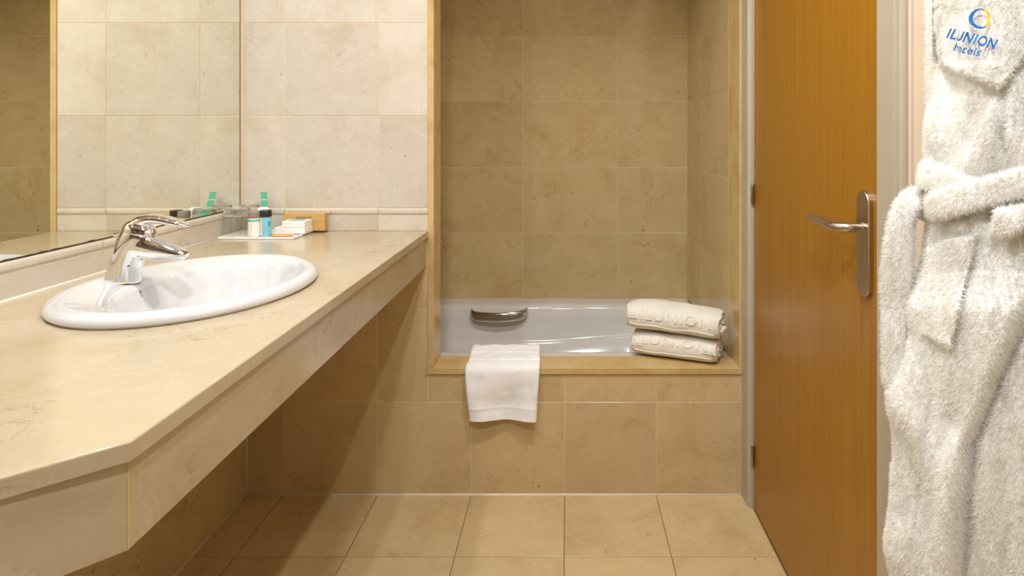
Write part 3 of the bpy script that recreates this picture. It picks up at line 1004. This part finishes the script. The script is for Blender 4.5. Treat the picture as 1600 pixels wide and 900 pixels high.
def tumbler(label, x, y, r, h, grp):
    """upturned: rim on the tray, thick base on top"""
    o = thing('drinking_glass', label, 'glass', (x, y, TT), grp)
    z = TT + 0.0004
    lathe('wall', [(r * 0.955, z + h - 0.0225), (r * 0.985, z + h * 0.5), (r, z + 0.0015), (r * 0.985, z)], x, y, 'thin_glass', o, 48, False, False, 60)
    lathe('base', [(r * 0.60, z + h - 0.0215), (r * 0.90, z + h - 0.0220), (r * 0.955, z + h - 0.0220), (r * 0.945, z + h - 0.008), (r * 0.91, z + h - 0.002), (r * 0.85, z + h),
                   (r * 0.70, z + h - 0.0015), (r * 0.30, z + h - 0.003)], x, y, 'glass', o, 48, True, True, 50)
tumbler('upturned clear glass tumbler at the front of the tray beside the cream bottle', -0.9870, 1.880, 0.0390, 0.083, 'upturned tumblers on the tray')
tumbler('upturned clear glass tumbler standing behind the front tumbler near the tiled wall', -0.9900, 1.9545, 0.0330, 0.083, 'upturned tumblers on the tray')
# white pot with a green sachet standing in it
pot = thing('lidded_pot', 'small white pot with flat lid behind the black capped bottle', 'pot', (-0.9300, 1.924, TT))
lathe('pot_body', [(0.0155, TT + 0.0003), (0.0165, TT + 0.002), (0.0165, TT + 0.068), (0.0150, TT + 0.069)], -0.9300, 1.924, 'white_plastic', pot, 28)
lathe('pot_lid', [(0.0172, TT + 0.0685), (0.0178, TT + 0.071), (0.0172, TT + 0.077), (0.0140, TT + 0.0805), (0.0010, TT + 0.081)], -0.9300, 1.924, 'white_plastic', pot, 28)
gs = thing('paper_sachet', 'slim green paper sachet leaning upright against the tiled wall', 'sachet', (-0.9330, 1.950, TT))
def slanted(z, w_=0.0092):
    x = -0.9330 - (z - TT) * 0.17
    y = 1.949 + (z - TT) * 0.21
    return [(x - w_, y, z), (x + w_, y, z), (x + w_, y + 0.0022, z), (x - w_, y + 0.0022, z)]
loft('sachet_body', [slanted(TT), slanted(TT + 0.098)], 'green', gs, True, True, False)
loft('sachet_fold', [slanted(TT + 0.0985, 0.0088), slanted(TT + 0.1000, 0.0088)], 'white_card', gs, True, True, False)
loft('sachet_top', [slanted(TT + 0.1005), slanted(TT + 0.1230)], 'green', gs, True, True, False)

def card_box(name, label, cat, x0, x1, y0, y1, z0, h, m, group):
    o = thing(name, label, cat, ((x0 + x1) / 2, (y0 + y1) / 2, z0), group)
    box('carton', x0, x1, y0, y1, z0 + 0.0002, z0 + h, m, o, 0.0008, 2)
    return o
s_lo = card_box('soap_carton', 'flat white soap carton lying on the tray under a smaller one', 'carton', -0.8880, -0.7935, 1.902, 1.962, CT + 0.0064, 0.0185, 'white_card', 'white soap cartons')
s_up = card_box('soap_carton', 'small white soap carton with teal top, stacked on the flat one', 'carton', -0.8640, -0.7945, 1.905, 1.960, CT + 0.0255, 0.0190, 'white_card', 'white soap cartons')
box('teal_panel', -0.853, -0.805, 1.914, 1.953, CT + 0.0446, CT + 0.0448, 'teal', s_up)
k_lo = card_box('kraft_carton', 'long brown kraft carton, lower of the two behind the soap', 'carton', -0.8650, -0.7560, 1.9645, 1.989, CT + 0.0064, 0.0270, 'kraft', 'brown kraft cartons')
k_up = card_box('kraft_carton', 'long brown kraft carton with printed lettering, upper of the two', 'carton', -0.8870, -0.7570, 1.9640, 1.990, CT + 0.0338, 0.0270, 'kraft', 'brown kraft cartons')
for o, xr, z0 in ((k_lo, -0.7560, CT + 0.0064), (k_up, -0.7570, CT + 0.0338)):
    box('flap_slot', xr - 0.0005, xr + 0.0006, 1.9665, 1.9675, z0 + 0.003, z0 + 0.024, 'ink', o)
v, f = text_flat('dental kit', 1.0, 0.0, 0.0, 2)
w0 = v[:, 0].max()
mesh('printed_lettering', [(-0.847 + p[0] / w0 * 0.050, 1.9637, CT + 0.0445 + p[1] / w0 * 0.050) for p in v], f, 'ink', k_up)
pk = thing('paper_packet', 'flat oval tan paper packet at the front right of the tray', 'packet', (-0.848, 1.872, CT + 0.004))
rings = []
for s, z in ((0.4, 0.0003), (0.8, 0.0008), (1.0, 0.0042), (0.97, 0.0052), (0.7, 0.0062), (0.3, 0.0064)):
    rings.append([(-0.848 + 0.034 * s * math.cos(a), 1.872 + 0.021 * s * math.sin(a), CT + 0.0042 + z) for a in [2 * math.pi * j / 32 for j in range(32)]])
loft('packet_body', rings, 'kraft_paper', pk)

# ------------------------------------------------------------------ bathrobe
robe = thing('bathrobe', 'thick white terry bathrobe with belt and blue embroidery hanging by the door', 'bathrobe', (0.565, 0.80, 0.42))
ZT = [0.40, 0.535, 0.65, 0.765, 0.85, 0.935, 1.03, 1.09, 1.13, 1.245, 1.334, 1.45]
SIL = [1410, 1411, 1412, 1414, 1430, 1440, 1444, 1442, 1450, 1470, 1467, 1462]
def control(z):
    b = np.interp(z, ZT, SIL)
    bx = (b - VX) / F * 0.87
    t = np.clip((z - 1.42) / 0.26, 0, 1) * 0.85
    pts = [(0.5735 + 0 * bx, 1.00 + 0 * bx), (np.minimum(bx + 0.068, 0.57), 0.952 + 0 * bx), (bx, 0.872 + 0 * bx), (bx + (0.509 - bx) * 0.40, 0.828 + 0 * bx), (0.509 + 0 * bx, 0.783 + 0 * bx),
           (0.5425 + 0 * bx, 0.728 + 0 * bx), (0.562 + 0 * bx, 0.665 + 0 * bx), (0.5725 + 0 * bx, 0.60 + 0 * bx)]
    return [((1 - t) * x + t * 0.555, (1 - t) * y + t * 0.80) for x, y in pts]
def base(u, z):
    P = control(z)
    n = len(P) - 1
    s = np.clip(u, 0, 0.99999) * n
    i = s.astype(int)
    q = s - i
    X = np.stack([p[0] for p in P])
    Y = np.stack([p[1] for p in P])
    out = []
    for A in (X, Y):
        A = np.vstack([2 * A[:1] - A[1:2], A, 2 * A[-1:] - A[-2:-1]])
        c = np.arange(len(u))
        p0, p1, p2, p3 = A[i, c], A[i + 1, c], A[i + 2, c], A[i + 3, c]
        out.append(0.5 * (2 * p1 + (p2 - p0) * q + (2 * p0 - 5 * p1 + 4 * p2 - p3) * q ** 2 + (3 * p1 - p0 - 3 * p2 + p3) * q ** 3))
    return np.stack([out[0], out[1], z], 1)
NU, NZ = 300, 560
uu = np.linspace(0, 1, NU)
zs_ = np.linspace(0.43, 1.70, NZ)
UU, ZZ = np.meshgrid(uu, zs_)
B0 = base(UU.ravel(), ZZ.ravel()).reshape(NZ, NU, 3)
def proj(P):
    return VX + F * P[..., 0] / P[..., 1], VY + F * (CAMZ - P[..., 2]) / P[..., 1]
def normals(Pg):
    du = np.gradient(Pg, axis=1)
    dv = np.gradient(Pg, axis=0)
    n = np.cross(du, dv)
    n /= np.linalg.norm(n, axis=2, keepdims=True) + 1e-12
    return n
N0 = normals(B0)
mid_n = N0[NZ // 2, NU // 2]
if mid_n[0] > 0:
    N0 = -N0
PXg, PYg = proj(B0)

def seg_dist(px, py, line):
    """distance to a polyline and side (+ = right of travel)"""
    best = np.full(px.shape, 1e9)
    side = np.zeros(px.shape)
    par = np.zeros(px.shape)
    m_ = len(line) - 1
    for k_, ((x0, y0), (x1, y1)) in enumerate(zip(line[:-1], line[1:])):
        dx, dy = x1 - x0, y1 - y0
        L2 = dx * dx + dy * dy
        t = np.clip(((px - x0) * dx + (py - y0) * dy) / L2, 0, 1)
        d = np.hypot(px - x0 - t * dx, py - y0 - t * dy)
        cr = dx * (py - y0) - dy * (px - x0)
        up = d < best
        side = np.where(up, np.sign(cr), side)
        par = np.where(up, (k_ + t) / m_, par)
        best = np.minimum(best, d)
    return best, side, par
def waves(px, py, n, lo, hi, seed, aniso=2.5):
    g = np.random.default_rng(seed)
    h = np.zeros(px.shape)
    for _ in range(n):
        k = g.uniform(lo, hi)
        a = g.uniform(-0.7, 0.7)
        h += np.sin(k * (px * math.cos(a) + py * math.sin(a) / aniso) + g.uniform(0, 6.28))
    return h / math.sqrt(n)
# ridges: polyline in the robe's visible face, height (m), half width
RIDGES = [
    ([(1475, 150), (1462, 250)], 0.010, 22), ([(1560, 150), (1552, 200), (1548, 265)], 0.012, 16), ([(1590, 110), (1580, 200), (1600, 260)], 0.010, 16),
    ([(1525, 140), (1508, 250)], -0.008, 14), ([(1572, 130), (1566, 240)], -0.009, 9),
    ([(1436, 320), (1432, 400), (1424, 520), (1418, 600)], -0.012, 13), ([(1446, 360), (1440, 450), (1438, 520)], 0.010, 13),
    ([(1410, 560), (1430, 640), (1462, 720), (1480, 800)], 0.010, 20), ([(1400, 640), (1430, 730), (1448, 830)], -0.007, 20), ([(1400, 800), (1420, 900)], 0.008, 24),
    ([(1540, 380), (1530, 470), (1500, 570), (1490, 650)], 0.012, 22), ([(1590, 380), (1570, 470), (1540, 560), (1510, 650)], 0.010, 20),
    ([(1500, 660), (1495, 760), (1480, 880)], 0.012, 18), ([(1560, 620), (1548, 740), (1552, 900)], 0.012, 24), ([(1600, 560), (1590, 700), (1595, 900)], 0.010, 20),
    ([(1470, 120), (1490, 128), (1520, 150)], -0.004, 8), ([(1480, 345), (1478, 372)], -0.007, 7), ([(1545, 315), (1540, 350)], -0.008, 8), ([(1505, 345), (1510, 362)], 0.006, 10),
]
def relief(px, py):
    h = np.zeros(px.shape)
    for line, a, wd in RIDGES:
        d, _, q = seg_dist(px, py, line)
        h += 0.8 * a * np.exp(-(d / wd) ** 2) * np.clip(np.minimum(q, 1 - q) * 3.0, 0, 1) ** 0.8
    # right front laps under the left one along this edge
    d, s, _ = seg_dist(px, py, [(1640, 400), (1603, 490), (1560, 590), (1522, 690), (1510, 790), (1492, 1000)])
    lap = 1 / (1 + np.exp(-np.clip(s * d, -40, 40) / 2.2))      # 1 on the left panel
    below = np.clip((py - 420) / 60, 0, 1)
    h += below * (0.014 * lap - 0.007 * np.exp(-((d - 5) / 7) ** 2) * (1 - lap) + 0.006 * np.exp(-((d - 12) / 9) ** 2) * lap)
    # the cinch of the belt
    h += -0.010 * np.exp(-((py - 300) / 30) ** 2)
    h += 0.0018 * waves(px, py, 10, 0.03, 0.08, 5) + 0.0009 * waves(px, py, 14, 0.12, 0.3, 8, 1.3) + 0.0005 * waves(px, py, 24, 0.35, 0.75, 9, 1.2)
    return h
fade = np.clip((0.575 - B0[..., 0]) / 0.03, 0, 1) * np.clip((1.66 - ZZ) / 0.1, 0, 1)
Hh = relief(PXg, PYg) * fade
RG = B0 + N0 * Hh[..., None]
RG[..., 0] = np.minimum(RG[..., 0], 0.5745)
NG = normals(RG)
if NG[NZ // 2, NU // 2, 0] > 0:
    NG = -NG
PXr, PYr = proj(RG)

def grid_mesh(name, Pg, m, parent, closed=False):
    a, b = Pg.shape[:2]
    idx = np.arange(a * b).reshape(a, b)
    if closed:
        idx2 = np.concatenate([idx, idx[:, :1]], 1)
    else:
        idx2 = idx
    q = np.stack([idx2[:-1, :-1], idx2[:-1, 1:], idx2[1:, 1:], idx2[1:, :-1]], -1).reshape(-1, 4)
    me = bpy.data.meshes.new(name)
    v = Pg.reshape(-1, 3) - np.array(wloc(parent))
    me.vertices.add(len(v))
    me.vertices.foreach_set('co', v.astype(np.float32).ravel())
    me.loops.add(q.size)
    me.loops.foreach_set('vertex_index', q.astype(np.int32).ravel())
    me.polygons.add(len(q))
    me.polygons.foreach_set('loop_start', np.arange(0, q.size, 4, dtype=np.int32))
    me.update(calc_edges=True)
    me.validate()
    me.shade_smooth()
    return link(name, me, m, parent)
PILE = []           # grids that grow a terry pile: (points, normals, closed, density factor)
grid_mesh('robe_body', RG, 'robe', robe)
PILE.append((RG, NG, False))

ub = int(2.0 / 7 * NU)          # columns from the far bulge towards the camera
def on_robe(px, py, off):
    """point and normal at height off above the robe's face, in this direction from the camera"""
    qx = px
    for _ in range(3):
        z = CAMZ - (py - VY) / F * 0.80
        for _ in range(3):
            r = int(np.clip(np.searchsorted(zs_, z), 1, NZ - 1))
            row = ROWS[r]
            c = float(np.interp(qx, row, np.arange(ub, NU)))
            c0 = int(min(c, NU - 2))
            f = c - c0
            P = RG[r, c0] * (1 - f) + RG[r, c0 + 1] * f
            z = CAMZ - (py - VY) / F * P[1]
        n = N0[r, c0]
        Q = P + n * off
        Q[2] = z
        if qx < row[0]:
            Q[0] = (px - VX) / F * Q[1]
            break
        e = px - (VX + F * Q[0] / Q[1])
        if abs(e) < 0.3:
            break
        qx += e
    return Q, n
ROWS = [np.maximum.accumulate(PXr[r, ub:]) for r in range(NZ)]

def strand(name, line, widths, th, off, parent, k=10, n=18, seed=0, face=False):
    """flat padded band lying on the robe"""
    pts = smooth_path(line, k)
    wd = smooth_path([(w_,) for w_ in widths], k)[:, 0]
    g = []
    cen = [on_robe(p[0], p[1], off) for p in pts]
    P = np.array([c[0] for c in cen])
    Nn = np.array([c[1] for c in cen])
    if face:          # hangs free in front of the robe's side and faces the room
        Nn = Nn * 0.25 + np.array((-0.62, -0.78, 0.0))
        Nn /= np.linalg.norm(Nn, axis=1, keepdims=True)
    for _ in range(3):
        P[1:-1] = (P[:-2] + 2 * P[1:-1] + P[2:]) / 4
    for i in range(len(P)):
        tg = P[min(i + 1, len(P) - 1)] - P[max(i - 1, 0)]
        tg /= np.linalg.norm(tg)
        nn_ = Nn[i] - tg * Nn[i].dot(tg)
        nn_ /= np.linalg.norm(nn_)
        bb = np.cross(tg, nn_)
        endf = min(1.0, math.sqrt(max(0.03, 1 - max(0, 1 - min(i, len(P) - 1 - i) / 5.0) ** 2)))
        hw = wd[i] * 0.00082 * endf
        ring = []
        for j in range(n):
            a = 2 * math.pi * j / n
            wob = 1 + 0.10 * noise.noise((P[i][0] * 30 + seed, P[i][2] * 30, a))
            ca, sa = math.cos(a), math.sin(a)
            ring.append(P[i] + bb * hw * math.copysign(abs(ca) ** 0.5, ca) * wob + nn_ * th * endf * math.copysign(abs(sa) ** 0.6, sa) * wob)
        g.append(ring)
    g = np.array(g)
    o = grid_mesh(name, g, 'robe', parent, True)
    ng = normals(np.concatenate([g, g[:, :1]], 1))[:, :-1]
    cc = g.mean(1, keepdims=True)
    ng = np.where(((g - cc) * ng).sum(-1, keepdims=True) < 0, -ng, ng)
    PILE.append((g, ng, True))
    return o
strand('belt', [(1437, 266), (1458, 274), (1495, 289), (1535, 300), (1570, 306)], [21, 24, 21, 15, 10], 0.0075, 0.010, robe, seed=1)
strand('belt_loop', [(1424, 322), (1446, 326), (1486, 315), (1535, 299), (1595, 284), (1665, 270), (1730, 262), (1785, 258)], [12, 19, 22, 21, 19, 18, 18, 16], 0.0062, 0.019, robe, seed=2)
strand('belt_end', [(1446, 304), (1424, 313), (1409, 345), (1404, 400), (1401, 460), (1398, 520), (1396, 570), (1391, 612)], [14, 18, 20, 23, 24, 20, 16, 10], 0.008, 0.013, robe, seed=3, face=True)
strand('belt_knot', [(1554, 344), (1568, 346), (1582, 342), (1606, 334), (1650, 330), (1690, 345), (1705, 400), (1712, 470)], [13, 20, 19, 15, 15, 16, 17, 13], 0.012, 0.012, robe, seed=4)

def patch(name, top, bot, th, m, parent, nu=70, nv=70):
    """sewn-on piece following the robe; top and bottom are polylines with equal parameter"""
    T = smooth_path(top, 1) if len(top) > 2 else np.array(top, float)
    def along(pl, s):
        pl = np.asarray(pl, float)
        L = np.concatenate([[0], np.cumsum(np.hypot(*np.diff(pl, axis=0).T))])
        return np.array([np.interp(s * L[-1], L, pl[:, 0]), np.interp(s * L[-1], L, pl[:, 1])])
    g = np.zeros((nv, nu, 3))
    for i in range(nv):
        v_ = i / (nv - 1)
        for j in range(nu):
            s = j / (nu - 1)
            p = along(top, s) * (1 - v_) + along(bot, s) * v_
            e = min(s, 1 - s, (1 - v_)) * 70
            prof_ = th * math.sqrt(max(0.0, 1 - max(0.0, 1 - e / 5.0) ** 2)) - 0.003 * (e < 0.2)
            prof_ += 0.0022 * math.exp(-((v_ - 0.965) / 0.02) ** 2)
            g[i, j] = on_robe(p[0], p[1], prof_)[0]
    o = grid_mesh(name, g, m, parent)
    ng = normals(g)
    if ng[nv // 2, nu // 2, 0] > 0:
        ng = -ng
    PILE.append((g, ng, False))
    return o
patch('hip_pocket', [(1450, 392), (1478, 374), (1527, 366)], [(1442, 520), (1462, 532), (1484, 546)], 0.009, 'robe', robe)
breast = patch('breast_pocket', [(1456, -70), (1530, -50), (1625, -40)], [(1456, 94), (1563, 141), (1612, 72)], 0.010, 'robe', robe, 80, 80)

def on_pocket(px, py, off):
    return on_robe(px, py, 0.010 + off)[0]
def robe_lettering(name, body, org, ang, width, shear, bold, m, up=1.0):
    v, f = text_flat(body, 1.0, bold, 0.0, 4, 1.1)
    w0, w1 = v[:, 0].min(), v[:, 0].max()
    k_ = width / (w1 - w0)
    ca, sa = math.cos(ang), math.sin(ang)
    out = []
    for p in v:
        x = (p[0] - w0 + p[1] * shear) * k_
        y = p[1] * k_ * up
        q = (org[0] + x * ca + y * sa, org[1] + x * sa - y * ca)
        jit = 0.0006 * noise.noise((q[0] * 0.8, q[1] * 0.8, 2))
        out.append(on_pocket(q[0], q[1], 0.0058 + jit))
    return mesh(name, out, f, m, breast)
robe_lettering('embroidered_lettering', 'ILUNION', (1479, 58), math.radians(15.5), 77, 0.18, 0.026, 'thread_blue', 1.25)
robe_lettering('embroidered_lettering', 'hotels', (1489, 78), math.radians(15.5), 43, 0.12, 0.016, 'thread_blue', 1.05)
def arc(name, c, ro, a0, a1, thick, m, lift):
    n = 40
    V = []
    for i in range(n + 1):
        s = i / n
        a = math.radians(a0 + (a1 - a0) * s)
        tt = max(0.4, thick * math.sin(math.pi * s) ** 0.6) + 0.5 * noise.noise((s * 9, 5, lift * 1000))
        rj = ro + 0.5 * noise.noise((s * 12, 1, lift * 1000))
        for r in (rj, rj - tt):
            V.append(on_pocket(c[0] + r * math.cos(a), c[1] - r * math.sin(a), lift))
    mesh(name, V, [(2 * i, 2 * i + 1, 2 * i + 3, 2 * i + 2) for i in range(n)], m, breast)
arc('embroidered_ring', (1532, 31), 16.0, -100, 105, 4.6, 'thread_yellow', 0.0056)
arc('embroidered_ring', (1531.5, 31), 15.6, 68, 308, 5.4, 'thread_blue', 0.0060)

# terry pile: short tapered tufts, one joined mesh
tri_v = []
total = 330000
areas = []
for g, n, cl in PILE:
    if cl:
        g = np.concatenate([g, g[:, :1]], 1)
    a = np.linalg.norm(np.cross(g[:-1, 1:] - g[:-1, :-1], g[1:, :-1] - g[:-1, :-1]), axis=-1)
    px, py = proj(g[:-1, :-1])
    # nothing grows where only the wall could see it, sparser above the frame
    a = a * np.where(py < -60, 0.5, 1.0)
    areas.append(a)
tot = sum(a.sum() for a in areas)
for (g, n, cl), a in zip(PILE, areas):
    if cl:
        g = np.concatenate([g, g[:, :1]], 1)
        n = np.concatenate([n, n[:, :1]], 1)
    cnt = int(total * a.sum() / tot)
    pick = rng.choice(a.size, cnt, p=(a / a.sum()).ravel())
    i, j = pick // a.shape[1], pick % a.shape[1]
    fu, fv = rng.random(cnt)[:, None], rng.random(cnt)[:, None]
    P = g[i, j] + (g[i, j + 1] - g[i, j]) * fu + (g[i + 1, j] - g[i, j]) * fv
    N_ = n[i, j]
    px, py = proj(P)
    fld = np.stack([waves(px, py, 16, 0.25, 0.6, 40 + k_, 1.1) for k_ in range(3)], 1)
    rnd = 0.55 * rng.normal(size=(cnt, 3)) + 0.42 * fld
    d = N_ * 0.75 + rnd * 0.50 + np.array((0, 0, -0.25))
    d /= np.linalg.norm(d, axis=1, keepdims=True)
    dot = (d * N_).sum(1, keepdims=True)
    d = np.where(dot < 0.1, d + N_ * (0.3 - dot), d)
    d /= np.linalg.norm(d, axis=1, keepdims=True)
    logo = (px > 1472) & (px < 1568) & (py > 10) & (py < 98)
    ln = (0.0046 + 0.0034 * rng.random(cnt)) * np.where(logo, 0.55, 1.0)
    wv = np.cross(d, rng.normal(size=(cnt, 3)))
    wv /= np.linalg.norm(wv, axis=1, keepdims=True)
    wv *= 0.0007
    P = P - N_ * 0.001
    tri_v.append(np.stack([P - wv, P + wv, P + d * ln[:, None]], 1).reshape(-1, 3))
tv = np.concatenate(tri_v)
tv[:, 0] = np.minimum(tv[:, 0], 0.5752)
me = bpy.data.meshes.new('terry_pile')
me.vertices.add(len(tv))
me.vertices.foreach_set('co', (tv - np.array(wloc(robe))).astype(np.float32).ravel())
me.loops.add(len(tv))
me.loops.foreach_set('vertex_index', np.arange(len(tv), dtype=np.int32))
me.polygons.add(len(tv) // 3)
me.polygons.foreach_set('loop_start', np.arange(0, len(tv), 3, dtype=np.int32))
me.update(calc_edges=True)
pile = link('terry_pile', me, 'tuft', robe)
pile['kind'] = 'stuff'

hook = thing('robe_hook', 'small chrome wall hook that holds the white bathrobe', 'hook', (RW, 0.80, 1.70))
hp = smooth_path([(RW, 0.80, 1.705), (0.555, 0.80, 1.702), (0.540, 0.80, 1.704), (0.532, 0.80, 1.716)], 5)
loft('hook_arm', sweep_rings(hp, [(0.005, 0.005)] * len(hp), (0, 1, 0), 12), 'chrome', hook)
rr = [[(x, 0.80 + r * math.cos(a), 1.705 + r * math.sin(a)) for a in [2 * math.pi * j / 20 for j in range(20)]] for x, r in ((RW, 0.018), (RW - 0.006, 0.018), (RW - 0.008, 0.014))]
loft('hook_plate', rr, 'chrome', hook, True, True, True, 30)

# ------------------------------------------------------------------ ceiling downlights and the added fill lamp
for i, (x, y, wt, colr_, ang, lab) in enumerate(DOWNLIGHTS):
    o = thing('ceiling_downlight', lab, 'downlight', (x, y, CEIL), 'recessed ceiling downlights')
    lathe('trim_ring', [(0.030, CEIL - 0.001), (0.046, CEIL - 0.0005), (0.046, CEIL - 0.004), (0.034, CEIL - 0.006), (0.030, CEIL - 0.001)], x, y, 'white_plastic', o, 32, False, False)
    ld = bpy.data.lights.new('bulb', 'SPOT')
    ld.energy = wt
    ld.color = colr_
    ld.spot_size = math.radians(ang)
    ld.spot_blend = 0.5
    ld.shadow_soft_size = 0.028 if y > 0 else 0.07
    lo = bpy.data.objects.new('bulb', ld)
    C.objects.link(lo)
    lo.parent = o
    lo.location = (0, 0, -0.012)
